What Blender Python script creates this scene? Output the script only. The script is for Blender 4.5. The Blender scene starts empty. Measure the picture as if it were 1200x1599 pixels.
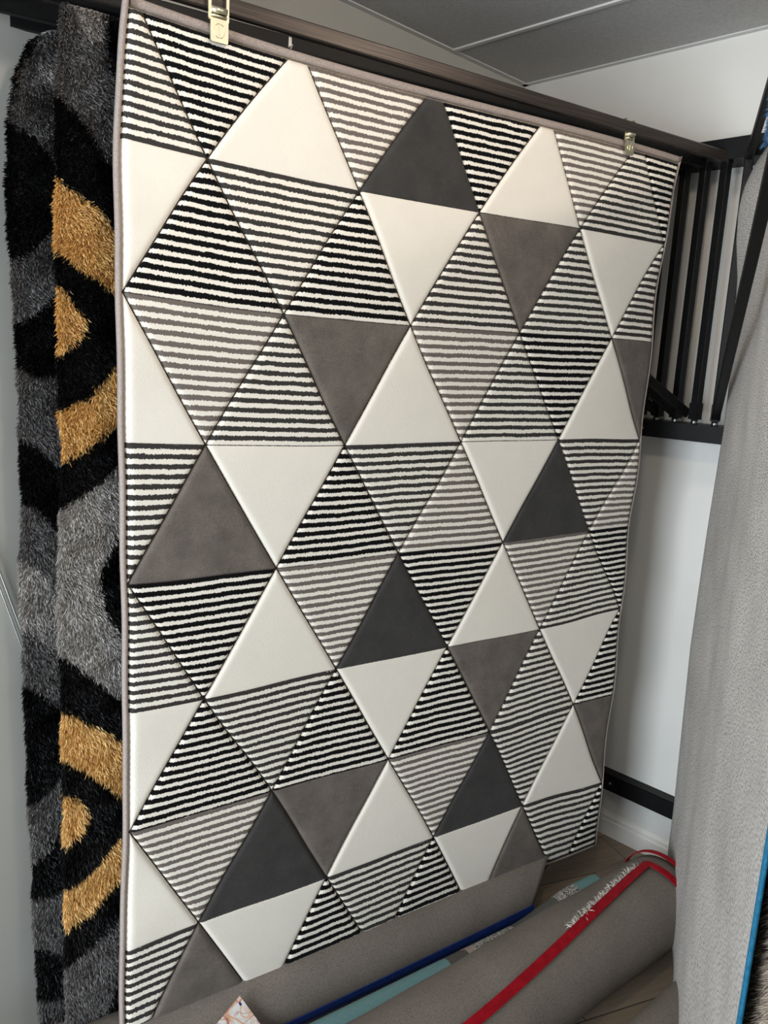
import bpy, math, random
import numpy as np
from mathutils import Vector, Matrix

# ------------------------------------------------------------------ camera, world, lights
scn = bpy.context.scene
col = scn.collection
scn.view_settings.view_transform = 'Standard'
scn.view_settings.look = 'None'
scn.view_settings.exposure = 0.0
scn.view_settings.gamma = 1.0
scn.view_settings.use_curve_mapping = False

cd = bpy.data.cameras.new('camera')
cam = bpy.data.objects.new('camera', cd)
col.objects.link(cam)
cd.sensor_fit = 'VERTICAL'
cd.sensor_height = 24.0
cd.lens = 1250.0 / 1599.0 * 24.0
cd.clip_start = 0.02
RT = [[0.8334745, 0.5491488, 0.0612848], [-0.5500332, 0.8139572, 0.1869150], [0.0527608, -0.1894976, 0.9804626]]
mw = Matrix.Identity(4)
for i in range(3):
    mw[i][0] = RT[i][0]
    mw[i][1] = RT[i][2]
    mw[i][2] = -RT[i][1]
mw.translation = Vector((-0.4607, -1.6452, 1.78))
cam.matrix_world = mw
scn.camera = cam

world = bpy.data.worlds.new('world')
scn.world = world
world.use_nodes = True
bg = world.node_tree.nodes['Background']
bg.inputs[0].default_value = (1.0, 0.97, 0.93, 1)
bg.inputs[1].default_value = 0.50


def area(name, loc, target, sx, sy, power, color, spread=180):
    l = bpy.data.lights.new(name, 'AREA')
    l.shape = 'RECTANGLE'
    l.size = sx
    l.size_y = sy
    l.energy = power
    l.color = color
    l.spread = math.radians(spread)
    o = bpy.data.objects.new(name, l)
    col.objects.link(o)
    o.location = loc
    o.rotation_euler = (Vector(target) - Vector(loc)).to_track_quat('-Z', 'Y').to_euler()
    return o


def spot(name, loc, target, power, color, angle, radius=0.05, blend=0.6):
    l = bpy.data.lights.new(name, 'SPOT')
    l.energy = power
    l.color = color
    l.spot_size = math.radians(angle)
    l.spot_blend = blend
    l.shadow_soft_size = radius
    o = bpy.data.objects.new(name, l)
    col.objects.link(o)
    o.location = loc
    o.rotation_euler = (Vector(target) - Vector(loc)).to_track_quat('-Z', 'Y').to_euler()
    return o


area('shop_window_daylight', (-3.1, -1.35, 1.25), (1.4, -0.4, 1.0), 1.9, 2.1, 165, (0.83, 0.92, 1.0))
area('shop_front_daylight', (0.6, -4.2, 1.5), (0.9, 0.0, 0.9), 2.6, 2.0, 14, (0.86, 0.93, 1.0))
spot('ceiling_spot_lamp', (0.15, -1.05, 2.78), (0.75, 0.0, 1.75), 22, (1.0, 0.84, 0.68), 120, 0.06)
spot('ceiling_spot_lamp', (1.15, -1.25, 2.78), (1.25, 0.1, 1.75), 24, (1.0, 0.84, 0.70), 120, 0.06)

# ------------------------------------------------------------------ helpers


def tag(o, label=None, cat=None, group=None, kind=None):
    if label:
        o['label'] = label
    if cat:
        o['category'] = cat
    if group:
        o['group'] = group
    if kind:
        o['kind'] = kind
    return o


def empty(name, loc, label, cat, group=None):
    o = bpy.data.objects.new(name, None)
    col.objects.link(o)
    o.location = loc
    o.empty_display_size = 0.1
    return tag(o, label, cat, group)


class MB:
    """collects shapes in world space; build() links them as one mesh object"""

    def __init__(self):
        self.v = []
        self.f = []
        self.m = []
        self.smooth = []

    def add(self, vs, fs, mi=0, smooth=False):
        b = len(self.v)
        self.v += [tuple(map(float, p)) for p in vs]
        for f in fs:
            self.f.append(tuple(b + i for i in f))
            self.m.append(mi)
            self.smooth.append(smooth)
        return self

    def bar(self, a, b, w, h, up=(0, 0, 1), mi=0, bev=0.0):
        """rectangular bar from a to b, w sideways, h along up, chamfered"""
        a = Vector(a)
        b = Vector(b)
        d = (b - a).normalized()
        u = Vector(up)
        s = d.cross(u).normalized()
        u = s.cross(d).normalized()
        if bev <= 0:
            prof = [(-w/2, -h/2), (w/2, -h/2), (w/2, h/2), (-w/2, h/2)]
        else:
            c = bev
            prof = [(-w/2+c, -h/2), (w/2-c, -h/2), (w/2, -h/2+c), (w/2, h/2-c), (w/2-c, h/2), (-w/2+c, h/2), (-w/2, h/2-c), (-w/2, -h/2+c)]
        n = len(prof)
        vs = [a + s*x + u*y for x, y in prof] + [b + s*x + u*y for x, y in prof]
        fs = [(i, (i+1) % n, n+(i+1) % n, n+i) for i in range(n)] + [tuple(range(n))[::-1], tuple(range(n, 2*n))]
        return self.add(vs, fs, mi)

    def tube(self, pts, r, n=10, mi=0, caps=True):
        pts = [Vector(p) for p in pts]
        vs = []
        fs = []
        ref = Vector((0, 0, 1))
        for i, p in enumerate(pts):
            d = (pts[min(i+1, len(pts)-1)] - pts[max(i-1, 0)]).normalized()
            if abs(d.dot(ref)) > 0.95:
                ref = Vector((1, 0, 0))
            s = d.cross(ref).normalized()
            u = s.cross(d)
            for k in range(n):
                t = 2*math.pi*k/n
                vs.append(p + s*(r*math.cos(t)) + u*(r*math.sin(t)))
        for i in range(len(pts)-1):
            for k in range(n):
                fs.append((i*n+k, i*n+(k+1) % n, (i+1)*n+(k+1) % n, (i+1)*n+k))
        if caps:
            fs.append(tuple(range(n))[::-1])
            fs.append(tuple(range((len(pts)-1)*n, len(pts)*n)))
        return self.add(vs, fs, mi, True)

    def prism(self, poly, O, ax, ay, az, depth, mi=0):
        O = Vector(O)
        ax = Vector(ax)
        ay = Vector(ay)
        az = Vector(az)
        n = len(poly)
        vs = [O + ax*x + ay*y for x, y in poly] + [O + ax*x + ay*y + az*depth for x, y in poly]
        fs = [(i, (i+1) % n, n+(i+1) % n, n+i) for i in range(n)] + [tuple(range(n))[::-1], tuple(range(n, 2*n))]
        return self.add(vs, fs, mi)

    def build(self, name, mats, parent=None, smooth_all=False):
        me = bpy.data.meshes.new(name)
        base = Vector(parent.location) if parent is not None and parent.type == 'EMPTY' else Vector((0, 0, 0))
        if parent is not None and parent.parent is not None:
            base = Vector(parent.parent.location)
        me.from_pydata([tuple(Vector(p)-base) for p in self.v], [], self.f)
        mats = mats if isinstance(mats, (list, tuple)) else [mats]
        for m in mats:
            me.materials.append(m)
        me.polygons.foreach_set('material_index', self.m)
        me.polygons.foreach_set('use_smooth', [True]*len(self.f) if smooth_all else self.smooth)
        me.update()
        o = bpy.data.objects.new(name, me)
        col.objects.link(o)
        if parent is not None:
            o.parent = parent
        return o


def S(r, g, b):
    """sRGB 0-255 to linear"""
    return tuple(((c/255)/12.92 if c/255 <= 0.04045 else ((c/255+0.055)/1.055)**2.4) for c in (r, g, b)) + (1.0,)


def new_mat(name):
    m = bpy.data.materials.new(name)
    m.use_nodes = True
    nt = m.node_tree
    b = nt.nodes['Principled BSDF']
    return m, nt, b


def N(nt, t, **kw):
    n = nt.nodes.new(t)
    for k, v in kw.items():
        setattr(n, k, v)
    return n


def noise_mat(name, c1, c2, scale=50, rough=0.8, bump=0.0, bscale=None, stretch=(1, 1, 1), metallic=0.0, spec=0.3, detail=3, sheen=0.0, lo=0.35, hi=0.65, bdist=0.002):
    m, nt, b = new_mat(name)
    tc = N(nt, 'ShaderNodeTexCoord')
    mp = N(nt, 'ShaderNodeMapping')
    mp.inputs['Scale'].default_value = stretch
    nt.links.new(tc.outputs['Object'], mp.inputs[0])
    nz = N(nt, 'ShaderNodeTexNoise')
    nz.inputs['Scale'].default_value = scale
    nz.inputs['Detail'].default_value = detail
    nt.links.new(mp.outputs[0], nz.inputs[0])
    r = N(nt, 'ShaderNodeValToRGB')
    r.color_ramp.elements[0].position = lo
    r.color_ramp.elements[1].position = hi
    r.color_ramp.elements[0].color = c1
    r.color_ramp.elements[1].color = c2
    nt.links.new(nz.outputs[0], r.inputs[0])
    nt.links.new(r.outputs[0], b.inputs['Base Color'])
    b.inputs['Roughness'].default_value = rough
    b.inputs['Metallic'].default_value = metallic
    b.inputs['Specular IOR Level'].default_value = spec
    if sheen:
        b.inputs['Sheen Weight'].default_value = sheen
    if bump:
        n2 = N(nt, 'ShaderNodeTexNoise')
        n2.inputs['Scale'].default_value = bscale or scale
        n2.inputs['Detail'].default_value = 4
        nt.links.new(mp.outputs[0], n2.inputs[0])
        bp = N(nt, 'ShaderNodeBump')
        bp.inputs['Strength'].default_value = bump
        bp.inputs['Distance'].default_value = bdist
        nt.links.new(n2.outputs[0], bp.inputs['Height'])
        nt.links.new(bp.outputs[0], b.inputs['Normal'])
    return m


M = {}
M['wall'] = noise_mat('painted_wall', S(214, 214, 210), S(220, 220, 216), 3, 0.45, 0.12, 60, spec=0.4, bdist=0.001)
M['wall_grey'] = noise_mat('painted_grey_wall', S(172, 172, 166), S(178, 178, 172), 3, 0.55, 0.12, 60, spec=0.3, bdist=0.001)
M['ceiling'] = noise_mat('ceiling_tile', S(178, 176, 174), S(190, 188, 186), 90, 0.95, 0.5, 160, spec=0.1, lo=0.3, hi=0.6)
M['tbar'] = noise_mat('ceiling_grid', S(205, 205, 203), S(210, 210, 208), 10, 0.5)
M['trim'] = noise_mat('baseboard_paint', S(225, 223, 218), S(232, 230, 225), 6, 0.35, spec=0.5)
M['black'] = noise_mat('black_powder_coat', S(7, 7, 8), S(11, 11, 12), 60, 0.5, 0.15, 300, spec=0.25)
M['chrome'] = noise_mat('nickel', S(220, 214, 188), S(230, 225, 202), 30, 0.36, metallic=1.0)
M['screw'] = noise_mat('bolt_steel', S(120, 120, 120), S(150, 150, 150), 30, 0.35, metallic=1.0)
M['binding'] = noise_mat('taupe_binding', S(150, 138, 132), S(172, 160, 153), 300, 0.8, 0.3, 500)
M['backing'] = noise_mat('rug_backing', S(170, 160, 145), S(190, 180, 165), 200, 0.9, 0.3, 400)
M['red'] = noise_mat('red_tape', S(140, 0, 18), S(160, 6, 28), 40, 0.6, 0.1, 300, spec=0.2)
M['blue'] = noise_mat('blue_tape', S(16, 44, 108), S(24, 54, 122), 60, 0.7, 0.2, 300)
M['turq'] = noise_mat('turquoise_binding', S(20, 92, 126), S(34, 112, 146), 120, 0.7, 0.3, 300)
M['fringe'] = noise_mat('white_fringe', S(215, 208, 198), S(235, 230, 222), 60, 0.9)
M['teal'] = noise_mat('teal_pile', S(98, 134, 136), S(118, 154, 154), 400, 0.9, 0.4, 700)
M['taupe'] = noise_mat('taupe_pile', S(150, 136, 124), S(168, 154, 142), 400, 0.9, 0.4, 700)
M['dgrey'] = noise_mat('dark_grey_pile', S(78, 76, 72), S(96, 94, 88), 400, 0.9, 0.4, 700)
M['speck'] = noise_mat('speckled_pile', S(60, 58, 56), S(196, 190, 182), 260, 0.9, 0.6, 300, lo=0.42, hi=0.58)
M['brown'] = noise_mat('brown_pile', S(96, 82, 74), S(122, 106, 96), 400, 0.9, 0.4, 700)
M['rod'] = noise_mat('grey_metal', S(150, 150, 145), S(168, 168, 162), 30, 0.4, metallic=0.6)


def rail_mat():
    m, nt, b = new_mat('brushed_dark_metal')
    tc = N(nt, 'ShaderNodeTexCoord')
    mp = N(nt, 'ShaderNodeMapping')
    mp.inputs['Scale'].default_value = (3, 200, 400)
    nt.links.new(tc.outputs['Object'], mp.inputs[0])
    nz = N(nt, 'ShaderNodeTexNoise')
    nz.inputs['Scale'].default_value = 1
    nt.links.new(mp.outputs[0], nz.inputs[0])
    r = N(nt, 'ShaderNodeValToRGB')
    r.color_ramp.elements[0].color = S(52, 48, 46)
    r.color_ramp.elements[1].color = S(84, 76, 70)
    r.color_ramp.elements[0].position = 0.3
    r.color_ramp.elements[1].position = 0.7
    nt.links.new(nz.outputs[0], r.inputs[0])
    nt.links.new(r.outputs[0], b.inputs['Base Color'])
    b.inputs['Roughness'].default_value = 0.38
    b.inputs['Metallic'].default_value = 0.6
    return m


M['rail'] = rail_mat()


def floor_mat():
    m, nt, b = new_mat('vinyl_plank_floor')
    tc = N(nt, 'ShaderNodeTexCoord')
    mp = N(nt, 'ShaderNodeMapping')
    mp.inputs['Rotation'].default_value = (0, 0, math.radians(11))
    nt.links.new(tc.outputs['Object'], mp.inputs[0])
    br = N(nt, 'ShaderNodeTexBrick')
    br.inputs['Color1'].default_value = S(176, 158, 136)
    br.inputs['Color2'].default_value = S(150, 132, 112)
    br.inputs['Mortar'].default_value = S(90, 82, 74)
    br.inputs['Scale'].default_value = 1
    br.inputs['Mortar Size'].default_value = 0.002
    br.inputs['Brick Width'].default_value = 1.2
    br.inputs['Row Height'].default_value = 0.18
    nt.links.new(mp.outputs[0], br.inputs[0])
    mp2 = N(nt, 'ShaderNodeMapping')
    mp2.inputs['Scale'].default_value = (3, 40, 1)
    nt.links.new(mp.outputs[0], mp2.inputs[0])
    nz = N(nt, 'ShaderNodeTexNoise')
    nz.inputs['Scale'].default_value = 1.5
    nz.inputs['Detail'].default_value = 6
    nt.links.new(mp2.outputs[0], nz.inputs[0])
    mx = N(nt, 'ShaderNodeMixRGB', blend_type='MULTIPLY')
    mx.inputs[0].default_value = 0.5
    nt.links.new(br.outputs[0], mx.inputs[1])
    nt.links.new(nz.outputs[0], mx.inputs[2])
    nt.links.new(mx.outputs[0], b.inputs['Base Color'])
    b.inputs['Roughness'].default_value = 0.45
    return m


M['floor'] = floor_mat()


def felt_mat(name, c1, c2, cdark, weave=True, stripes=60.0, fleck=420.0, warp=(1, 1, 1)):
    """grey felt / woven jute rug back with flecks and faint twill lines"""
    m, nt, b = new_mat(name)
    tc = N(nt, 'ShaderNodeTexCoord')
    uv = N(nt, 'ShaderNodeUVMap')
    nz = N(nt, 'ShaderNodeTexNoise')
    nz.inputs['Scale'].default_value = fleck
    nz.inputs['Detail'].default_value = 3
    if weave:
        mpf = N(nt, 'ShaderNodeMapping')
        mpf.inputs['Scale'].default_value = (0.30, 1.0, 1.0)
        nt.links.new(uv.outputs[0], mpf.inputs[0])
        nt.links.new(mpf.outputs[0], nz.inputs[0])
    else:
        nt.links.new(tc.outputs['Object'], nz.inputs[0])
    r = N(nt, 'ShaderNodeValToRGB')
    r.color_ramp.elements[0].position = 0.36
    r.color_ramp.elements[0].color = cdark
    e = r.color_ramp.elements.new(0.47)
    e.color = c1
    r.color_ramp.elements[-1].position = 0.66
    r.color_ramp.elements[-1].color = c2
    nt.links.new(nz.outputs[0], r.inputs[0])
    big = N(nt, 'ShaderNodeTexNoise')
    big.inputs['Scale'].default_value = 7
    big.inputs['Detail'].default_value = 4
    nt.links.new(tc.outputs['Object'], big.inputs[0])
    rb = N(nt, 'ShaderNodeMapRange')
    rb.inputs[1].default_value = 0.3
    rb.inputs[2].default_value = 0.7
    rb.inputs[3].default_value = 0.90
    rb.inputs[4].default_value = 1.06
    nt.links.new(big.outputs[0], rb.inputs[0])
    mx = N(nt, 'ShaderNodeMixRGB', blend_type='MULTIPLY')
    mx.inputs[0].default_value = 1.0
    nt.links.new(r.outputs[0], mx.inputs[1])
    nt.links.new(rb.outputs[0], mx.inputs[2])
    # dark specks
    sp = N(nt, 'ShaderNodeTexVoronoi')
    sp.inputs['Scale'].default_value = 60
    sp.inputs['Randomness'].default_value = 1.0
    nt.links.new(tc.outputs['Object'], sp.inputs[0])
    lt = N(nt, 'ShaderNodeMath', operation='LESS_THAN')
    lt.inputs[1].default_value = 0.10
    nt.links.new(sp.outputs['Distance'], lt.inputs[0])
    mx2 = N(nt, 'ShaderNodeMixRGB')
    mx2.inputs[2].default_value = cdark
    f = N(nt, 'ShaderNodeMath', operation='MULTIPLY')
    f.inputs[1].default_value = 0.6
    nt.links.new(lt.outputs[0], f.inputs[0])
    nt.links.new(f.outputs[0], mx2.inputs[0])
    nt.links.new(mx.outputs[0], mx2.inputs[1])
    out = mx2.outputs[0]
    bp = N(nt, 'ShaderNodeBump')
    bp.inputs['Strength'].default_value = 0.3
    bp.inputs['Distance'].default_value = 0.001
    nt.links.new(nz.outputs[0], bp.inputs['Height'])
    if weave:
        wv = N(nt, 'ShaderNodeTexWave', wave_type='BANDS', bands_direction='Y')
        wv.inputs['Scale'].default_value = stripes
        wv.inputs['Distortion'].default_value = 1.2
        wv.inputs['Detail'].default_value = 2
        mpw = N(nt, 'ShaderNodeMapping')
        mpw.inputs['Rotation'].default_value = (0, 0, math.radians(9))
        nt.links.new(uv.outputs[0], mpw.inputs[0])
        nt.links.new(mpw.outputs[0], wv.inputs[0])
        mr = N(nt, 'ShaderNodeMapRange')
        mr.inputs[3].default_value = 0.66
        mr.inputs[4].default_value = 1.10
        nt.links.new(wv.outputs['Fac'], mr.inputs[0])
        mx3 = N(nt, 'ShaderNodeMixRGB', blend_type='MULTIPLY')
        # the twill shows only in patches where the felt is worn
        rp = N(nt, 'ShaderNodeMapRange')
        rp.inputs[1].default_value = 0.48
        rp.inputs[2].default_value = 0.60
        rp.inputs[3].default_value = 0.15
        rp.inputs[4].default_value = 0.9
        big2 = N(nt, 'ShaderNodeTexNoise')
        big2.inputs['Scale'].default_value = 2.6
        nt.links.new(tc.outputs['Object'], big2.inputs[0])
        nt.links.new(big2.outputs[0], rp.inputs[0])
        nt.links.new(rp.outputs[0], mx3.inputs[0])
        nt.links.new(out, mx3.inputs[1])
        nt.links.new(mr.outputs[0], mx3.inputs[2])
        out = mx3.outputs[0]
    nt.links.new(out, b.inputs['Base Color'])
    nt.links.new(bp.outputs[0], b.inputs['Normal'])
    b.inputs['Roughness'].default_value = 0.95
    b.inputs['Specular IOR Level'].default_value = 0.1
    return m


M['felt'] = felt_mat('grey_felt_backing', S(186, 181, 176), S(212, 208, 203), S(126, 120, 116), True, 64.0, fleck=330.0)
M['felt_roll'] = felt_mat('warm_grey_felt', S(122, 114, 106), S(138, 130, 122), S(98, 91, 85), False, fleck=520.0)


def tuft_mat(name, c1, c2):
    m, nt, b = new_mat(name)
    g = N(nt, 'ShaderNodeNewGeometry')
    r = N(nt, 'ShaderNodeValToRGB')
    r.color_ramp.elements[0].color = c1
    r.color_ramp.elements[1].color = c2
    nt.links.new(g.outputs['Random Per Island'], r.inputs[0])
    nt.links.new(r.outputs[0], b.inputs['Base Color'])
    b.inputs['Roughness'].default_value = 0.5
    b.inputs['Specular IOR Level'].default_value = 0.35
    return m


TM = [tuft_mat('black_yarn', S(3, 3, 5), S(12, 12, 14)),
      tuft_mat('charcoal_yarn', S(66, 65, 65), S(142, 139, 138)),
      tuft_mat('gold_yarn', S(206, 152, 74), S(255, 222, 156)),
      tuft_mat('light_grey_yarn', S(128, 125, 122), S(214, 210, 205))]
TB = [tuft_mat('blue_yarn', S(30, 66, 104), S(84, 128, 166)),
      tuft_mat('beige_yarn', S(118, 104, 92), S(204, 188, 170))]

# ------------------------------------------------------------------ the room
n_r = Vector((0.981, 0.195, 0))     # towards the right wall
d_r = Vector((0.195, -0.981, 0))    # along the right wall, towards the camera
K_R = 1.911
n_l = Vector((-0.195, 0.981, 0))
d_l = Vector((0.981, 0.195, 0))
K_L = 0.5003
HC = 2.83


def W(s, off, z):
    """point at distance s along the right wall, off in front of it, height z"""
    p = n_r*(K_R-off) + d_r*s
    return Vector((p.x, p.y, z))


def Lw(t, off, z):
    """point t along the left wall (towards the corner), off in front of it"""
    p = n_l*(K_L-off) + d_l*t
    return Vector((p.x, p.y, z))


def struct(o):
    o['kind'] = 'structure'
    return o


mb = MB()
mb.bar(Lw(-4.5, -0.06, HC/2), Lw(2.1, -0.06, HC/2), 0.12, HC)
struct(mb.build('wall_left', M['wall_grey']))
# the wall is boxed out behind the hanging rugs
OFB = 0.150
mb = MB()
mb.bar(Lw(-4.5, OFB/2+0.0005, HC/2), Lw(0.44, OFB/2+0.0005, HC/2), OFB-0.001, HC-0.001)
struct(mb.build('wall_back', M['wall_grey']))
mb = MB()
mb.bar(W(-0.5004, -0.06, HC/2), W(6.0, -0.06, HC/2), 0.12, HC)
struct(mb.build('wall_right', M['wall']))
mb = MB()
mb.bar(Lw(-4.5, 3.0, -0.05), Lw(2.1, 3.0, -0.05), 7.0, 0.1)
struct(mb.build('floor', M['floor']))
mb = MB()
cx0 = 2.0
mb.bar(Lw(-4.5, 3.0, HC+0.05), Lw(2.1, 3.0, HC+0.05), 7.0, 0.1)
struct(mb.build('ceiling', M['ceiling']))
# ceiling grid: wall angles and tee bars
TC = 1.911   # corner position along left wall
mb = MB()
mb.bar(Lw(0.45, 0.011, HC-0.002), Lw(TC, 0.011, HC-0.002), 0.022, 0.004)
mb.bar(W(-0.5, 0.011, HC-0.002), W(5.5, 0.011, HC-0.002), 0.022, 0.004)
struct(mb.build('trim_1', M['tbar']))
mb = MB()
for i in range(7):
    t = TC-0.44-0.61*i
    a = Lw(t, 0.02 if t > 0.45 else 0.17, HC-0.003)
    mb.bar(a, a + d_r*5.2, 0.016, 0.006)
for j in range(1, 5):
    mb.bar(Lw(-3.0, 1.22*j, HC-0.003), Lw(TC-0.02, 1.22*j, HC-0.003), 0.016, 0.006)
struct(mb.build('trim_2', M['tbar']))


def baseboard(name, P, s0, s1):
    prof = [(0, 0), (0.016, 0), (0.016, 0.060), (0.012, 0.066), (0.012, 0.078), (0.007, 0.084), (0.005, 0.094), (0, 0.094)]
    a = P(s0, 0, 0)
    d = (P(s1, 0, 0)-a)
    inn = (P(s0, 1, 0)-a)
    m_ = MB()
    m_.prism(prof, a, inn, Vector((0, 0, 1)), d.normalized(), d.length)
    struct(m_.build(name, M['trim']))


baseboard('baseboard_left', Lw, 0.442, TC)
baseboard('baseboard_right', W, -0.5, 5.5)

# ------------------------------------------------------------------ wall channels of the display rack
for nm, z0, z1, off, lab in (('upper', 2.432, 2.494, 0.115, 'black steel channel along the top of the rug rack on the right wall'),
                             ('middle', 1.563, 1.618, 0.115, 'black steel channel under the feet of the swing arms, at mid height'),
                             ('lower', 0.205, 0.268, 0.05, 'black steel bar low on the right wall above the baseboard')):
    s0, s1 = -0.42, 1.7
    t = 0.004
    r = empty('wall_channel', W(0.3, 0, z0), lab, 'rack rail')
    m_ = MB()
    zc = (z0+z1)/2
    m_.bar(W(s0, off-t/2, zc), W(s1, off-t/2, zc), t, z1-z0)
    m_.bar(W(s0, off/2, z1-t/2), W(s1, off/2, z1-t/2), off, t)
    m_.bar(W(s0, off/2, z0+t/2), W(s1, off/2, z0+t/2), off, t)
    m_.bar(W(s0, t/2, zc), W(s1, t/2, zc), t, z1-z0)
    m_.build('channel', M['black'], r)
    for k in range(5):
        m_ = MB()
        s = s0+0.22+0.4*k
        m_.tube([W(s, off-0.001, zc), W(s, off+0.003, zc)], 0.006, 6)
        m_.build('bolt', M['screw'], r)

# ------------------------------------------------------------------ swing arms
Z_PB, Z_PT = 1.622, 2.430
Z_RAIL = 2.440


def arm(s, ang, length, label, rail_mat_='black', brace_len=1.5, wbrace=0.016, off=0.1, up=0.0, wpost=0.026, rail_z=Z_RAIL, group='swing arms of the rug rack', rail_h=0.032, bside=0.0):
    P = W(s, off, 0)
    D = Vector((-math.cos(math.radians(ang)), -math.sin(math.radians(ang)), 0))
    r = empty('swing_arm', (P.x, P.y, Z_PB), label, 'display arm', group)
    m_ = MB()
    m_.bar(P+Vector((0, 0, Z_PB+0.012)), P+Vector((0, 0, rail_z)), wpost, wpost, up=D, bev=0.002)
    m_.build('post', M['black'], r)
    m_ = MB()
    m_.bar(P+D*(-0.02)+Vector((0, 0, rail_z)), P+D*length+Vector((0, 0, rail_z+up)), 0.02, rail_h, bev=0.003)
    m_.build('rail', M[rail_mat_], r)
    m_ = MB()
    SB = Vector((0, bside, 0))
    m_.bar(P+SB+D*0.01+Vector((0, 0, Z_PB+0.03)), P+SB+D*brace_len+Vector((0, 0, Z_PB+0.03+(rail_z-Z_PB-0.05)*brace_len/1.55)), wbrace, 0.03, bev=0.002)
    m_.build('brace', M['black'], r)
    m_ = MB()
    m_.tube([P+Vector((0, 0, Z_PB-0.008)), P+Vector((0, 0, Z_PB+0.014))], 0.011, 12)
    m_.build('pivot_pin', M['screw'], r)
    m_ = MB()
    m_.tube([P+Vector((0, 0, rail_z+0.012)), P+Vector((0, 0, rail_z+0.03))], 0.009, 12)
    m_.build('top_bolt', M['screw'], r)
    m_ = MB()
    m_.bar(P+Vector((0, 0, Z_PB+0.012)), P+Vector((0, 0, Z_PB+0.065)), wpost+0.004, wpost+0.004, up=D)
    m_.build('collar', M['black'], r)
    return r


# ------------------------------------------------------------------ the triangle rug
QX = [-0.00313, 0.00871, -0.01516, -0.02262, 0.03503, 0.00079, -0.00555, 0.01403, -0.00031, 0.00863, -0.00021, -0.00532, -0.00466, 0.00646, 0.00034]
QZ = [-0.00282, 0.0144, 0.0375, -0.02219, -0.07105, 0.00834, 0.00286, -0.00338, -0.01274, 0.00463, -0.01199, -0.00847, -0.0062, 0.01086, 0.00156]
SAG = [[-0.0037, 0.0014], [0.0031, -0.0012], [-0.0016, -0.0009], [-0.0024, 0.0018], [-0.0021, 0.0015], [0.0012, 0.0041], [0.0072, -0.001], [-0.0051, -0.0025], [0.0024, -0.0011], [0.0051, 0.0027], [0.0006, 0.0008], [0.0001, -0.0016], [0.0027, 0.0006], [0.0029, -0.0027], [0.0034, -0.0093], [-0.0022, -0.0057], [-0.0021, 0.0025], [-0.008, 0.0067], [-0.003, -0.0006], [-0.0055, 0.002], [-0.0047, -0.0044], [-0.0, 0.004], [0.0014, 0.0027], [0.0001, -0.0036], [-0.0009, 0.0125], [0.003, 0.0009], [0.0079, -0.0], [0.0022, -0.0066], [0.0061, -0.0091], [0.0031, 0.0032], [-0.0038, 0.009], [-0.002, 0.0002], [0.0006, 0.0041], [-0.0063, 0.0039], [-0.0009, -0.0136]]
SU = [(1, 1), (3, 1), (5, 1), (7, 1), (9, 1), (0, 2), (2, 2), (4, 2), (6, 2), (8, 2), (1, 3), (3, 3), (5, 3), (7, 3), (9, 3), (0, 4), (2, 4), (4, 4), (6, 4), (8, 4), (1, 5), (3, 5), (5, 5), (7, 5), (9, 5), (0, 6), (2, 6), (4, 6), (6, 6), (8, 6), (1, 7), (3, 7), (5, 7), (7, 7), (9, 7)]
US, VH, ZR0 = 1.6/9, 0.29034, 2.44494
UL, UR, VT, VPT, VB = -0.006, 9.027, 0.05, 0.13, 7.745


def rug_xz(u, v):
    """woven (u,v) lattice position -> hanging x,z (the weave is slightly skewed and sags)"""
    a = (u-4.5)/4.5
    b = (v-4)/4
    x = u*US
    z = ZR0-v*VH
    k = 0
    for i in range(5):
        for j in range(5-i):
            t = a**i*b**j
            x = x+QX[k]*t
            z = z+QZ[k]*t
            k += 1
    sw = 0.25
    sx = 0*u
    sz = 0*u
    tw = 0*u
    for (pu, pv), (rx, rz) in zip(SU, SAG):
        w = np.exp(-(((u-pu)/1.1)**2+((v-pv)/0.7)**2)*2.0)
        sx = sx+w*rx
        sz = sz+w*rz
        tw = tw+w
    return x+sx/(tw+sw), z+sz/(tw+sw)


def rug_y(u, v):
    y = 0.0025*np.sin(u*1.3+0.7)*np.sin(v*0.9)+0.002*np.sin(v*2.3+u*0.5)
    # edges ripple a little between the clips and down the free right side
    y = y+0.004*np.sin(v*5.1)*np.exp(-((u-9.1)/0.7)**2)
    y = y+0.003*np.sin(v*7.0)*np.exp(-(u/0.5)**2)
    return y


TRI = [  # one letter per column 0..9; rows from the top
    'DKWGCKWGDK',
    'WKDKWDSDWD',
    'WGDSWGDKWS',
    'DSWKDGWCDG',
    'DKWGCKWGDK',
    'WKDKWKSDWK',
    'WGCSWGCDWS',
    'DSWKDKWSDK']
ROWN = [14.45, 14.0, 14.0, 14.0, 14.45, 14.2, 14.2, 14.2]
LET = 'WKDGSC'


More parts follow.
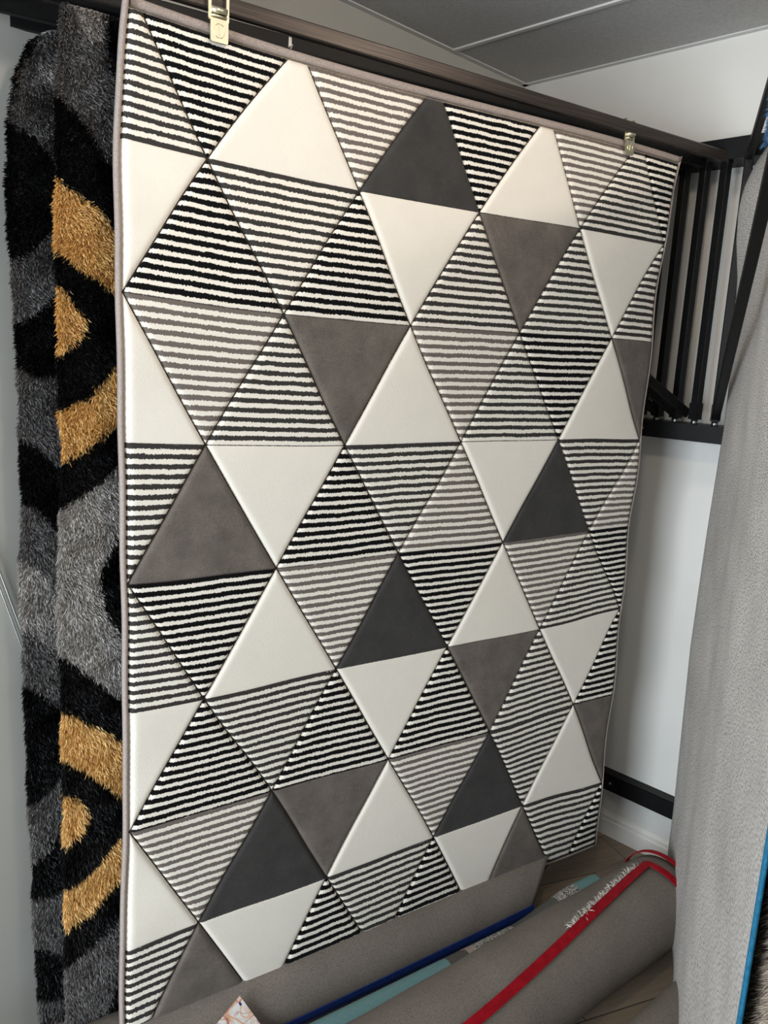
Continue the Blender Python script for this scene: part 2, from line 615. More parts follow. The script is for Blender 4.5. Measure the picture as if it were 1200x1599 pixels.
def rug_pile_mat(kind):
    m, nt, b = new_mat({'W': 'cream_pile', 'K': 'black_striped_pile', 'D': 'charcoal_striped_pile', 'G': 'grey_striped_pile', 'S': 'taupe_pile_plain', 'C': 'charcoal_pile_plain'}[kind])
    L = nt.links
    tc = N(nt, 'ShaderNodeTexCoord')
    uv = N(nt, 'ShaderNodeUVMap', uv_map='UVMap')
    ed = N(nt, 'ShaderNodeUVMap', uv_map='edge')
    fine = N(nt, 'ShaderNodeTexNoise')
    fine.inputs['Scale'].default_value = 420
    fine.inputs['Detail'].default_value = 2
    L.new(tc.outputs['Object'], fine.inputs[0])
    mott = N(nt, 'ShaderNodeTexNoise')
    mott.inputs['Scale'].default_value = 13
    mott.inputs['Detail'].default_value = 8
    mott.inputs['Roughness'].default_value = 0.65
    L.new(tc.outputs['Object'], mott.inputs[0])
    cream = S(238, 233, 222)

    def plain(c, amt):
        mr = N(nt, 'ShaderNodeMapRange')
        mr.inputs[1].default_value = 0.3
        mr.inputs[2].default_value = 0.7
        mr.inputs[3].default_value = 1-amt
        mr.inputs[4].default_value = 1+amt
        L.new(mott.outputs[0], mr.inputs[0])
        mx = N(nt, 'ShaderNodeMixRGB', blend_type='MULTIPLY')
        mx.inputs[0].default_value = 1
        mx.inputs[1].default_value = c
        L.new(mr.outputs[0], mx.inputs[2])
        mr2 = N(nt, 'ShaderNodeMapRange')
        mr2.inputs[1].default_value = 0.3
        mr2.inputs[2].default_value = 0.7
        mr2.inputs[3].default_value = 1-amt*0.8
        mr2.inputs[4].default_value = 1+amt*0.8
        L.new(fine.outputs[0], mr2.inputs[0])
        mx2 = N(nt, 'ShaderNodeMixRGB', blend_type='MULTIPLY')
        mx2.inputs[0].default_value = 1
        L.new(mx.outputs[0], mx2.inputs[1])
        L.new(mr2.outputs[0], mx2.inputs[2])
        return mx2.outputs[0]
    if kind == 'W':
        out = plain(cream, 0.02)
    elif kind == 'S':
        out = plain(S(106, 99, 93), 0.26)
    elif kind == 'C':
        out = plain(S(62, 61, 60), 0.2)
    else:
        dark = {'K': S(8, 8, 9), 'D': S(58, 56, 54), 'G': S(112, 104, 99)}[kind]
        sx = N(nt, 'ShaderNodeSeparateXYZ')
        L.new(uv.outputs[0], sx.inputs[0])
        wv = N(nt, 'ShaderNodeTexNoise')
        wv.inputs['Scale'].default_value = 22
        wv.inputs['Detail'].default_value = 1
        L.new(tc.outputs['Object'], wv.inputs[0])
        rg = N(nt, 'ShaderNodeTexNoise')
        rg.inputs['Scale'].default_value = 260
        rg.inputs['Detail'].default_value = 1
        L.new(tc.outputs['Object'], rg.inputs[0])

        def mad(a, mul, add):
            q = N(nt, 'ShaderNodeMath', operation='MULTIPLY_ADD')
            L.new(a, q.inputs[0])
            q.inputs[1].default_value = mul
            q.inputs[2].default_value = add
            return q.outputs[0]

        def add(a, b_):
            q = N(nt, 'ShaderNodeMath', operation='ADD')
            L.new(a, q.inputs[0])
            L.new(b_, q.inputs[1])
            return q.outputs[0]
        t = add(add(sx.outputs[1], mad(wv.outputs[0], 0.22, -0.11)), mad(rg.outputs[0], 0.30, -0.15))
        fr = N(nt, 'ShaderNodeMath', operation='PINGPONG')
        # triangle wave: 0 at centre of a dark stripe
        L.new(mad(t, 1.0, -0.24), fr.inputs[0])
        fr.inputs[1].default_value = 0.5
        ramp = N(nt, 'ShaderNodeValToRGB')
        ramp.color_ramp.elements[0].position = 0.262 if kind == 'K' else 0.235
        ramp.color_ramp.elements[0].color = dark
        ramp.color_ramp.elements[1].position = 0.302 if kind == 'K' else 0.275
        ramp.color_ramp.elements[1].color = cream
        L.new(fr.outputs[0], ramp.inputs[0])
        out = ramp.outputs[0]
    # thin dark taupe line along the carved groove
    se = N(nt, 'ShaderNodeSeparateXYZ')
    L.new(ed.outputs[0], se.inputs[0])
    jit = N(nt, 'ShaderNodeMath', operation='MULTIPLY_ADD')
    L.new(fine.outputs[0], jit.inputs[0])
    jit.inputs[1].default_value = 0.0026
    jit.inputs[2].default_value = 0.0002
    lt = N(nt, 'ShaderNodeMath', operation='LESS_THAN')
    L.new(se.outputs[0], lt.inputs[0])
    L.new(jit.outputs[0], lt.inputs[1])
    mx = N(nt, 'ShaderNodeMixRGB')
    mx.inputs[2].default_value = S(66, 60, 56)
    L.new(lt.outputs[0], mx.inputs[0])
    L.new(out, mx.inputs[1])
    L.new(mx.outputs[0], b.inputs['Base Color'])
    b.inputs['Roughness'].default_value = 0.9
    b.inputs['Specular IOR Level'].default_value = 0.15
    b.inputs['Sheen Weight'].default_value = 0.15 if kind in 'SC' else 0.05
    b.inputs['Sheen Roughness'].default_value = 0.4
    bp = N(nt, 'ShaderNodeBump')
    bp.inputs['Strength'].default_value = 0.35
    bp.inputs['Distance'].default_value = 0.0015
    L.new(fine.outputs[0], bp.inputs['Height'])
    L.new(bp.outputs[0], b.inputs['Normal'])
    return m


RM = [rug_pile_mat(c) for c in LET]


def clip_poly(P, f):
    """clip list of (u,v) by half plane f>=0"""
    out = []
    for i in range(len(P)):
        a, b = P[i], P[(i+1) % len(P)]
        fa, fb = f(a), f(b)
        if fa >= 0:
            out.append(a)
        if (fa >= 0) != (fb >= 0):
            t = fa/(fa-fb)
            out.append((a[0]+(b[0]-a[0])*t, a[1]+(b[1]-a[1])*t))
    return out


def build_rug():
    root = empty('area_rug', (0.8, 0.0, 0.2), 'large white rug with black and grey striped triangles hanging in front', 'rug')
    verts = []
    faces = []
    mats = []
    uvl = []
    edl = []
    index = {}

    def vid(u, v):
        k = (round(u, 5), round(v, 5))
        if k not in index:
            index[k] = len(verts)
            verts.append((u, v))
        return index[k]
    # non-uniform subdivision parameter: dense near triangle borders
    n = 40
    g = [0.0]
    w = [1.0 / (1.0 + 3.0*min(i, n-1-i)/(n/2.0)) for i in range(n)]
    hcut = VH
    for r in range(8):
        for j in range(10):
            up = (j % 2) == (r % 2)
            mi = LET.index(TRI[r][j])
            if up:
                A, B, Cc = (j, r), (j-1, r+1), (j+1, r+1)
            else:
                A, B, Cc = (j, r+1), (j-1, r), (j+1, r)
            Nn = n
            def pt(i, k):
                # i rows from apex, k across
                s = i/Nn
                # warp rows towards both ends
                s = 0.5-0.5*math.cos(math.pi*s)*(0.45+0.55*abs(math.cos(math.pi*s))**1.0) if 0 < i < Nn else s
                t = 0 if i == 0 else k/i
                if 0 < i and 0 < k < i and i > 3:
                    t = 0.5-0.5*math.cos(math.pi*t)*0.999999
                    t = 0.6*t+0.4*k/i
                L0 = (A[0]+(B[0]-A[0])*s, A[1]+(B[1]-A[1])*s)
                R0 = (A[0]+(Cc[0]-A[0])*s, A[1]+(Cc[1]-A[1])*s)
                return (L0[0]+(R0[0]-L0[0])*t, L0[1]+(R0[1]-L0[1])*t)
            grid = [[pt(i, k) for k in range(i+1)] for i in range(Nn+1)]
            polys = []
            for i in range(Nn):
                for k in range(i+1):
                    polys.append([grid[i][k], grid[i+1][k], grid[i+1][k+1]])
                    if k < i:
                        polys.append([grid[i][k], grid[i+1][k+1], grid[i][k+1]])
            for P in polys:
                umin = min(p[0] for p in P)
                umax = max(p[0] for p in P)
                vmin = min(p[1] for p in P)
                vmax = max(p[1] for p in P)
                if umin < UL+0.03:
                    P = clip_poly(P, lambda p: p[0]-UL)
                if umax > UR-0.03 and P:
                    P = clip_poly(P, lambda p: UR-p[0])
                if vmin < VPT+0.03 and P:
                    P = clip_poly(P, lambda p: p[1]-VPT)
                if vmax > VB-0.03 and P:
                    P = clip_poly(P, lambda p: VB-p[1])
                if len(P) < 3:
                    continue
                ar = sum(P[q][0]*P[(q+1) % len(P)][1]-P[(q+1) % len(P)][0]*P[q][1] for q in range(len(P)))
                if abs(ar) < 1e-9:
                    continue
                ids = [vid(*p) for p in P]
                if len(set(ids)) < 3:
                    continue
                if ar > 0:
                    ids = ids[::-1]
                    P = P[::-1]
                faces.append(ids)
                mats.append(mi)
                for p in P:
                    fv = p[1]-r
                    uvl.append((p[0]*US, fv*ROWN[r]+r*3))
                    edl.append((p[0], p[1]))
    V = np.array(verts)
    u, v = V[:, 0], V[:, 1]

    def dists(u, v):
        # perpendicular distance in metres to the nearest diagonal / horizontal lattice line
        L = math.hypot(US, VH)
        q1 = (u+v)/2.0
        q2 = (u-v)/2.0
        d1 = np.abs(q1-np.round(q1))*2*US*VH/L
        d2 = np.abs(q2-np.round(q2))*2*US*VH/L
        dh = np.abs(v-np.round(v))*VH
        return np.minimum(d1, d2), dh
    dd, dh = dists(u, v)
    de = np.minimum(np.minimum((u-UL)*US, (UR-u)*US), np.minimum((v-VPT)*VH, (VB-v)*VH))

    def rnd(d, w_):
        t = np.clip(d/w_, 0, 1)
        return 1-np.sqrt(np.clip(1-(1-t)**2, 0, 1))
    rec = 0.010*rnd(dd, 0.013)
    rec = np.maximum(rec, 0.0022*rnd(dh, 0.004))
    rec = np.maximum(rec, 0.012*rnd(de, 0.012))
    x, z = rug_xz(u, v)
    y = rug_y(u, v)+rec-0.002
    me = bpy.data.meshes.new('pile')
    base = root.location
    co = np.stack([x-base[0], y-base[1], z-base[2]], 1)
    me.from_pydata(co.tolist(), [], faces)
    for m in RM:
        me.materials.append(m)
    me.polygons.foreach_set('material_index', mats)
    me.polygons.foreach_set('use_smooth', [True]*len(faces))
    l1 = me.uv_layers.new(name='UVMap')
    l1.data.foreach_set('uv', np.array(uvl).ravel())
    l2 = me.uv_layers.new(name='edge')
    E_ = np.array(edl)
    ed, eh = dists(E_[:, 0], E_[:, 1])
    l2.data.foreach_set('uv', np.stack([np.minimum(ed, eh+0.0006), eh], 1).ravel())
    me.update()
    o = bpy.data.objects.new('pile', me)
    col.objects.link(o)
    o.parent = root
    # woven backing
    nu, nv = 60, 80
    mb_ = MB()
    vs = []
    fs = []
    for side in (0.0130, 0.0160):
        for j in range(nv+1):
            for i in range(nu+1):
                uu = UL-0.01+(UR-UL+0.02)*i/nu
                vv = VT+(VB-VT+0.005)*j/nv
                X, Z = rug_xz(np.float64(uu), np.float64(vv))
                vs.append((X, rug_y(np.float64(uu), np.float64(vv))+side-0.002, Z))
    q = (nu+1)*(nv+1)
    for j in range(nv):
        for i in range(nu):
            a = j*(nu+1)+i
            fs.append((a, a+nu+1, a+nu+2, a+1))
            fs.append((q+a, q+a+1, q+a+nu+2, q+a+nu+1))
    mb_.add(vs, fs, 0, True)
    mb_.build('backing', M['backing'], root)
    # bound edges: folded tape along top and both sides, overcast hem at the bottom

    def edge_path(side, cnt=90):
        pts = []
        for i in range(cnt+1):
            t = i/cnt
            if side == 'L':
                uu, vv = UL, VT+(VB-VT)*t
            elif side == 'R':
                uu, vv = UR, VT+(VB-VT)*t
            elif side == 'T':
                uu, vv = UL+(UR-UL)*t, VT
            else:
                uu, vv = UL+(UR-UL)*t, VB
            X, Z = rug_xz(np.float64(uu), np.float64(vv))
            pts.append(Vector((float(X), float(rug_y(np.float64(uu), np.float64(vv))), float(Z))))
        return pts
    mb_ = MB()
    for side, wd, dv in (('L', 0.011, (-1, 0, 0)), ('R', 0.003, (1, 0, 0)), ('T', 0.017, (0, 0, -1)), ('B', 0.003, (0, 0, -1))):
        pts = edge_path(side)
        d_ = Vector(dv)
        # rounded flat tape section
        sec = [(-0.0, 0.016), (0.0, 0.006), (0.15, 0.0015), (0.5, 0.0), (0.85, 0.0015), (1.0, 0.006), (1.0, 0.016)]
        vs = []
        for p in pts:
            for a_, yy in sec:
                vs.append(p + d_*(a_*wd) + Vector((0, yy, 0)))
        ns = len(sec)
        fs = []
        for i in range(len(pts)-1):
            for k in range(ns):
                fs.append((i*ns+k, i*ns+(k+1) % ns, (i+1)*ns+(k+1) % ns, (i+1)*ns+k))
        fs.append(tuple(range(ns)))
        fs.append(tuple(range((len(pts)-1)*ns, len(pts)*ns)))
        mb_.add(vs, fs, 0, True)
    o = mb_.build('edge_binding', M['binding'], root)
    o['label'] = 'taupe edge binding'


build_rug()

# arms of the rack (the front one carries the triangle rug)
r = arm(0.372, -1.2, 2.25, 'long black swing arm with brushed rail carrying the triangle rug', 'rail', up=0.016, bside=0.024, wbrace=0.014)
arm(0.306, -3.0, 2.22, 'black swing arm right behind the triangle rug, carrying the gold shaggy rug', up=0.01, rail_h=0.05)
arm(0.241, -4.2, 2.22, 'second black swing arm behind the triangle rug, over the grey shaggy rug', up=0.0, rail_h=0.05)
arm(0.180, -4.6, 1.95, 'rearmost black swing arm beside the left wall', up=0.0, rail_h=0.05)

# ------------------------------------------------------------------ clips


def rug_clip(x, ztop, w, h, y, label):
    r = empty('rug_clip', (x, y, ztop-h), label, 'clip', 'nickel clips holding the triangle rug')
    # strap hooked over the rail
    m_ = MB()
    zr = Z_RAIL+0.028
    m_.bar((x-w*0.5, y, ztop), (x-w*0.5, y, zr-0.005), 0.003, 0.006, up=(1, 0, 0))
    m_.bar((x+w*0.5, y, ztop), (x+w*0.5, y, zr-0.005), 0.003, 0.006, up=(1, 0, 0))
    m_.bar((x-w*0.55, y+0.001, ztop+0.001), (x+w*0.55, y+0.001, ztop+0.001), 0.003, 0.005)
    m_.bar((x-w*0.5, y, zr-0.004), (x-w*0.5, y+0.035, zr-0.004), 0.006, 0.002)
    m_.bar((x+w*0.5, y, zr-0.004), (x+w*0.5, y+0.035, zr-0.004), 0.006, 0.002)
    m_.build('hook_frame', M['chrome'], r)
    m_ = MB()
    m_.tube([(x-w*0.42, y-0.004, ztop+0.016), (x+w*0.42, y-0.004, ztop+0.016)], 0.006, 14)
    m_.tube([(x-w*0.42, y-0.003, ztop+0.006), (x+w*0.42, y-0.003, ztop+0.006)], 0.0025, 10)
    m_.build('roller', M['chrome'], r)
    m_ = MB()
    c = w*0.07
    poly = [(-w/2+c, 0), (w/2-c, 0), (w/2, -c), (w/2, -h+c), (w/2-c, -h), (-w/2+c, -h), (-w/2, -h+c), (-w/2, -c)]
    m_.prism(poly, (x, y-0.006, ztop), (1, 0, 0), (0, 0, 1), (0, 1, 0), 0.004)
    m_.build('jaw_plate', M['chrome'], r)
    m_ = MB()
    ring = []
    for k in range(25):
        t = 2*math.pi*k/24
        ring.append((x+w*0.3*math.cos(t), y-0.0065, ztop-h*0.5+h*0.3*math.sin(t)))
    m_.tube(ring, 0.0009, 6, caps=False)
    m_.bar((x, y-0.0068, ztop-h*0.68), (x, y-0.0068, ztop-h*0.32), 0.0022, 0.0015, up=(0, 1, 0))
    m_.build('embossed_mark', M['chrome'], r)
    m_ = MB()
    m_.bar((x, y+0.030, ztop-0.002), (x, y+0.030, ztop-h*0.9), w*0.9, 0.002, up=(0, 1, 0))
    m_.build('rear_jaw', M['chrome'], r)


rug_clip(0.190, 2.411, 0.037, 0.042, -0.008, 'bright nickel clip gripping the rug top near its left corner')
rug_clip(1.402, 2.408, 0.034, 0.036, -0.008, 'small nickel clip gripping the rug top near its right end')
r = empty('hook', (0.353, 0.012, 2.40), 'small dark spare hook hanging under the rail, above the white triangle', 'hook')
m_ = MB()
m_.bar((0.353, 0.006, 2.424), (0.353, 0.006, 2.402), 0.007, 0.003, up=(0, 1, 0))
m_.build('shank', M['screw'], r)
m_ = MB()
m_.tube([(0.353, 0.004, 2.405), (0.353, -0.003, 2.403), (0.353, -0.006, 2.407)], 0.002, 8)
m_.build('tip', M['screw'], r)

# ------------------------------------------------------------------ shaggy rugs


def in_poly(px, pz, poly):
    c = np.zeros(px.shape, bool)
    n = len(poly)
    for i in range(n):
        x1, z1 = poly[i]
        x2, z2 = poly[(i+1) % n]
        cond = ((z1 > pz) != (z2 > pz))
        xs = (x2-x1)*(pz-z1)/(z2-z1+1e-12)+x1
        c ^= cond & (px < xs)
    return c


def interp_edge(E_, z):
    zs = np.array([e[1] for e in E_])[::-1]
    xs = np.array([e[0] for e in E_])[::-1]
    return np.interp(z, zs, xs)


def shag(root, P0, D, nrm, edge, ztop, zbot, width, tuft_t, polys, count, mats, length, seed, thick=0.012, base_z=None, face_mats=None, wave=0.004, topf=None, droop=0.5):
    """hanging shag rug: plane through P0 along D, pile on the nrm side; edge = [(t,z)] free edge"""
    rng = np.random.default_rng(seed)
    P0 = np.array(P0, float)
    D = np.array(D, float)
    nrm = np.array(nrm, float)
    nt_, nz_ = 50, 110
    zs = np.linspace(ztop, zbot, nz_+1)
    T = np.linspace(0, 1, nt_+1)**1.8

    def surf(t, z):
        off = wave*np.sin(z*6+t*5)+wave*np.sin(t*17+z)
        return P0[None]+D[None]*t[:, None]+nrm[None]*off[:, None]+np.array([0, 0, 1.0])[None]*z[:, None]
    el = interp_edge(edge, zs)
    tt = el[:, None]+(width-el[:, None])*T[None]
    zz = np.repeat(zs[:, None], nt_+1, 1)
    if topf is not None:
        lim = topf(tt)
        zz = np.minimum(zz, lim)
    front = surf(tt.ravel(), zz.ravel())
    back = front-nrm[None]*thick
    vs = np.vstack([front, back])
    q = (nt_+1)*(nz_+1)
    fs = []
    ms = []

    def classify(t, z):
        c = np.zeros(t.shape, int)
        for mi, pl in polys:
            c[in_poly(t, z, pl)] = mi
        return c
    fc = classify(tt.ravel(), zz.ravel())
    nbk = len(mats)
    for j in range(nz_):
        for i in range(nt_):
            a = j*(nt_+1)+i
            fs.append((a, a+nt_+1, a+nt_+2, a+1))
            ms.append(int(fc[a]))
            fs.append((q+a, q+a+1, q+a+nt_+2, q+a+nt_+1))
            ms.append(nbk)
    for j in range(nz_):
        a = j*(nt_+1)
        fs.append((a, q+a, q+a+nt_+1, a+nt_+1))
        ms.append(nbk)
        a = a+nt_
        fs.append((a, a+nt_+1, q+a+nt_+1, q+a))
        ms.append(nbk)
    for i in range(nt_):
        fs.append((i, i+1, q+i+1, q+i))
        ms.append(nbk)
        a = nz_*(nt_+1)+i
        fs.append((a, q+a, q+a+1, a+1))
        ms.append(nbk)
    me = bpy.data.meshes.new('woven_base')
    base = np.array(root.location)
    me.from_pydata((vs-base).tolist(), [], fs)
    for m in list(mats)+[M['darkback']]:
        me.materials.append(m)
    me.polygons.foreach_set('material_index', ms)
    me.polygons.foreach_set('use_smooth', [True]*len(fs))
    me.update()
    o = bpy.data.objects.new('woven_base', me)
    col.objects.link(o)
    o.parent = root
    # tufts
    z = rng.uniform(zbot, ztop, count)
    e = interp_edge(edge, z)
    t = e+rng.uniform(0, 1, count)*(tuft_t-e)
    ne = count//10
    t[:ne] = e[:ne]+rng.uniform(0, 0.006, ne)
    if topf is not None:
        lim = topf(t)
        k = z < lim
        z, t, e = z[k], t[k], e[k]
        # fringe along the sagging top edge
    cnt = len(z)
    cl = classify(t+rng.normal(0, 0.003, cnt), z+rng.normal(0, 0.003, cnt))
    root_p = surf(t, z)
    up = np.array([0, 0, 1.0])
    # clumped lean directions
    la = 1.1*np.sin(z*23+t*31)+0.9*np.sin(z*61-t*47+1.3)+rng.normal(0, 0.7, cnt)
    lean = rng.uniform(0.25, 0.95, cnt)
    edge_near = np.clip(1-(t-e)/0.03, 0, 1)
    dirn = nrm[None]*1.0 + (D[None]*np.sin(la)[:, None]-up[None]*(droop*np.cos(la)+0.25)[:, None])*lean[:, None] - D[None]*(edge_near*rng.uniform(0.2, 1.3, cnt))[:, None]
    dirn /= np.linalg.norm(dirn, axis=1)[:, None]
    ln = length*rng.uniform(0.65, 1.1, cnt)*np.where(cl == 2, 1.12, 1.0)
    side = np.cross(dirn, rng.normal(0, 1, (cnt, 3)))
    side /= np.linalg.norm(side, axis=1)[:, None]
    wd = rng.uniform(0.0007, 0.0013, cnt)
    bend = -up[None]*(ln*rng.uniform(0.0, 0.45, cnt))[:, None]
    p0 = root_p-nrm[None]*0.001
    p1 = p0+dirn*(ln*0.55)[:, None]+bend*0.25
    p2 = p0+dirn*ln[:, None]+bend
    a = p0-side*wd[:, None]
    b = p0+side*wd[:, None]
    c = p1-side*(wd*1.1)[:, None]
    d = p1+side*(wd*1.1)[:, None]
    vv = np.stack([a, b, d, c, p2], 1).reshape(-1, 3)
    ids = np.arange(cnt)*5
    loops = np.stack([ids, ids+1, ids+2, ids+3, ids+3, ids+2, ids+4], 1).ravel()
    me = bpy.data.meshes.new('shaggy_pile')
    me.vertices.add(cnt*5)
    me.vertices.foreach_set('co', (vv-base).astype(np.float32).ravel())
    me.loops.add(cnt*7)
    me.loops.foreach_set('vertex_index', loops.astype(np.int32))
    me.polygons.add(cnt*2)
    starts = np.stack([np.arange(cnt)*7, np.arange(cnt)*7+4], 1).ravel()
    me.polygons.foreach_set('loop_start', starts.astype(np.int32))
    me.polygons.foreach_set('loop_total', np.tile([4, 3], cnt).astype(np.int32))
    for m in mats:
        me.materials.append(m)
    me.polygons.foreach_set('material_index', np.repeat(cl, 2).astype(np.int32))
    me.update(calc_edges=True)
    me.validate()
    o = bpy.data.objects.new('shaggy_pile', me)
    col.objects.link(o)
    o.parent = root
    o['kind'] = 'stuff'
    return o


M['darkback'] = noise_mat('dark_rug_back', S(24, 24, 26), S(36, 35, 36), 200, 0.9)

edgeF = [(-0.078, 2.40), (-0.082, 2.342), (-0.090, 2.238), (-0.093, 2.096), (-0.095, 1.976), (-0.096, 1.893), (-0.096, 1.745), (-0.096, 1.636), (-0.093, 1.535), (-0.099, 1.427), (-0.108, 1.286), (-0.107, 1.119), (-0.105, 0.978), (-0.105, 0.869), (-0.107, 0.645), (-0.110, 0.537), (-0.112, 0.331), (-0.114, 0.18), (-0.114, 0.10)]
PF = [(1, [(-0.12, 2.42), (0.05, 2.43), (0.05, 2.345), (-0.10, 2.335)]),
      (3, [(-0.06, 2.42), (-0.005, 2.42), (-0.01, 2.34), (-0.035, 2.33)]),
      (1, [(-0.15, 2.28), (-0.096, 2.249), (-0.038, 2.203), (-0.002, 2.144), (0.06, 2.09), (0.06, 2.36), (-0.15, 2.345)]),
      (0, [(0.000, 2.43), (0.3, 2.43), (0.3, 2.15), (0.032, 2.15), (0.012, 2.28)]),
      (2, [(-0.15, 2.125), (-0.101, 2.096), (-0.022, 2.044), (0.042, 1.99), (0.10, 1.92), (0.10, 1.80), (0.041, 1.861), (-0.011, 1.902), (-0.049, 1.923), (-0.15, 1.99)]),
      (2, [(-0.16, 1.893), (-0.102, 1.893), (-0.072, 1.871), (-0.063, 1.846), (-0.047, 1.822), (-0.057, 1.789), (-0.102, 1.745), (-0.16, 1.745)]),
      (2, [(-0.16, 1.61), (-0.102, 1.636), (-0.04, 1.666), (0.013, 1.734), (0.10, 1.83), (0.10, 1.69), (0.039, 1.626), (-0.029, 1.572), (-0.098, 1.535), (-0.16, 1.505)]),
      (3, [(-0.16, 1.38), (-0.107, 1.427), (-0.057, 1.463), (0.016, 1.519), (0.10, 1.57), (0.10, 1.42), (0.015, 1.371), (-0.023, 1.298), (-0.025, 1.213), (0.012, 1.142), (0.10, 1.06), (0.10, 0.92), (0.011, 0.99), (-0.114, 1.119), (-0.16, 1.16)]),
      (2, [(-0.16, 1.01), (-0.109, 0.978), (-0.039, 0.924), (0.033, 0.865), (0.10, 0.80), (0.10, 0.64), (0.032, 0.718), (0.013, 0.745), (-0.06, 0.822), (-0.109, 0.866), (-0.16, 0.89)]),
      (2, [(-0.16, 0.79), (-0.112, 0.779), (-0.077, 0.752), (-0.057, 0.716), (-0.071, 0.67), (-0.111, 0.645), (-0.16, 0.63)]),
      (2, [(-0.16, 0.525), (-0.116, 0.537), (-0.059, 0.553), (-0.014, 0.61), (0.031, 0.655), (0.10, 0.74), (0.10, 0.61), (0.03, 0.532), (0.01, 0.524), (-0.06, 0.457), (-0.115, 0.433), (-0.16, 0.41)]),
      (1, [(-0.16, 0.29), (-0.118, 0.331), (-0.062, 0.363), (0.011, 0.42), (0.10, 0.50), (0.10, 0.33), (0.01, 0.266), (-0.035, 0.139), (-0.051, 0.04), (-0.16, 0.04)])]
rt = empty('shag_rug', (0.3, 0.11, 0.1), 'shaggy black rug with gold bands and a grey ring, just left of the triangle rug', 'rug', None)
shag(rt, (0, 0.105, 0), (1, 0, 0), (0, -1, 0), edgeF, 2.405, 0.10, 1.25, 0.16, PF, 140000, TM, 0.017, 3)

edgeB = [(-0.112, 2.42), (-0.118, 2.347), (-0.137, 2.30), (-0.150, 2.244), (-0.157, 2.194), (-0.160, 2.071), (-0.159, 1.958), (-0.152, 1.816), (-0.150, 1.73), (-0.152, 1.576), (-0.150, 1.43), (-0.160, 1.3), (-0.160, 1.14), (-0.158, 1.014), (-0.158, 0.819), (-0.158, 0.693), (-0.154, 0.541), (-0.155, 0.445), (-0.156, 0.317), (-0.152, 0.21), (-0.147, 0.079)]
PB = [(1, [(-0.2, 2.23), (-0.166, 2.218), (-0.118, 2.196), (-0.07, 2.152), (0.0, 2.11), (0.0, 2.42), (-0.2, 2.42)]),
      (3, [(-0.100, 2.325), (-0.06, 2.335), (-0.06, 2.30), (-0.100, 2.30)]),
      (0, [(-0.2, 2.42), (-0.08, 2.42), (-0.13, 2.30), (-0.149, 2.24), (-0.157, 2.1), (-0.2, 2.1)]),
      (1, [(-0.2, 1.94), (-0.132, 1.949), (-0.071, 2.018), (0.0, 2.08), (0.0, 1.93), (-0.074, 1.877), (-0.123, 1.831), (-0.2, 1.78)]),
      (1, [(-0.2, 1.74), (-0.164, 1.73), (-0.139, 1.716), (-0.11, 1.697), (-0.075, 1.705), (0.0, 1.72), (0.0, 1.44), (-0.076, 1.503), (-0.118, 1.543), (-0.2, 1.6)]),
      (1, [(-0.2, 1.435), (-0.121, 1.413), (-0.086, 1.359), (0.0, 1.30), (0.0, 1.15), (-0.093, 1.23), (-0.138, 1.282), (-0.2, 1.33)]),
      (3, [(-0.2, 1.33), (-0.138, 1.282), (-0.093, 1.23), (0.0, 1.15), (0.0, 0.99), (-0.086, 1.066), (-0.143, 1.116), (-0.2, 1.15)]),
      (1, [(-0.2, 1.15), (-0.143, 1.116), (-0.086, 1.066), (0.0, 0.99), (0.0, 0.86), (-0.082, 0.922), (-0.133, 0.973), (-0.2, 1.03)]),
      (1, [(-0.2, 0.69), (-0.134, 0.695), (-0.084, 0.75), (0.0, 0.80), (0.0, 0.62), (-0.083, 0.606), (-0.123, 0.554), (-0.2, 0.52)]),
      (1, [(-0.2, 0.46), (-0.121, 0.431), (-0.088, 0.442), (0.0, 0.46), (0.0, 0.20), (-0.091, 0.248), (-0.122, 0.287), (-0.2, 0.33)]),
      (1, [(-0.2, 0.18), (-0.11, 0.134), (0.0, 0.09), (0.0, 0.0), (-0.2, 0.0)])]


def top_back(t):
    return 2.40-0.10*np.clip((-0.06-t)/0.10, 0, 1)**1.7


rt = empty('shag_rug', (0.3, 0.25, 0.06), 'shaggy black and grey rug against the left wall, leftmost of the hanging rugs', 'rug', None)
shag(rt, (0, 0.245, 0), (1, 0, 0), (0, -1, 0), edgeB, 2.40, 0.06, 1.1, 0.0, PB, 90000, TM, 0.017, 5, topf=top_back)

# clips holding the two shaggy rugs on their rails
for x, y, lab in ((0.20, 0.105, 'black rug clip above the gold shaggy rug'), (0.12, 0.245, 'black rug clip above the grey shaggy rug')):
    r = empty('rug_clip', (x, y, 2.37), lab, 'clip')
    m_ = MB()
    m_.bar((x, y-0.012, 2.37), (x, y-0.012, 2.43), 0.03, 0.003, up=(0, 1, 0))
    m_.build('jaw_plate', M['black'], r)
    m_ = MB()
    m_.bar((x, y+0.02, 2.37), (x, y+0.02, 2.43), 0.03, 0.003, up=(0, 1, 0))
    m_.build('rear_jaw', M['black'], r)

# ------------------------------------------------------------------ rugs on the right, seen from the back


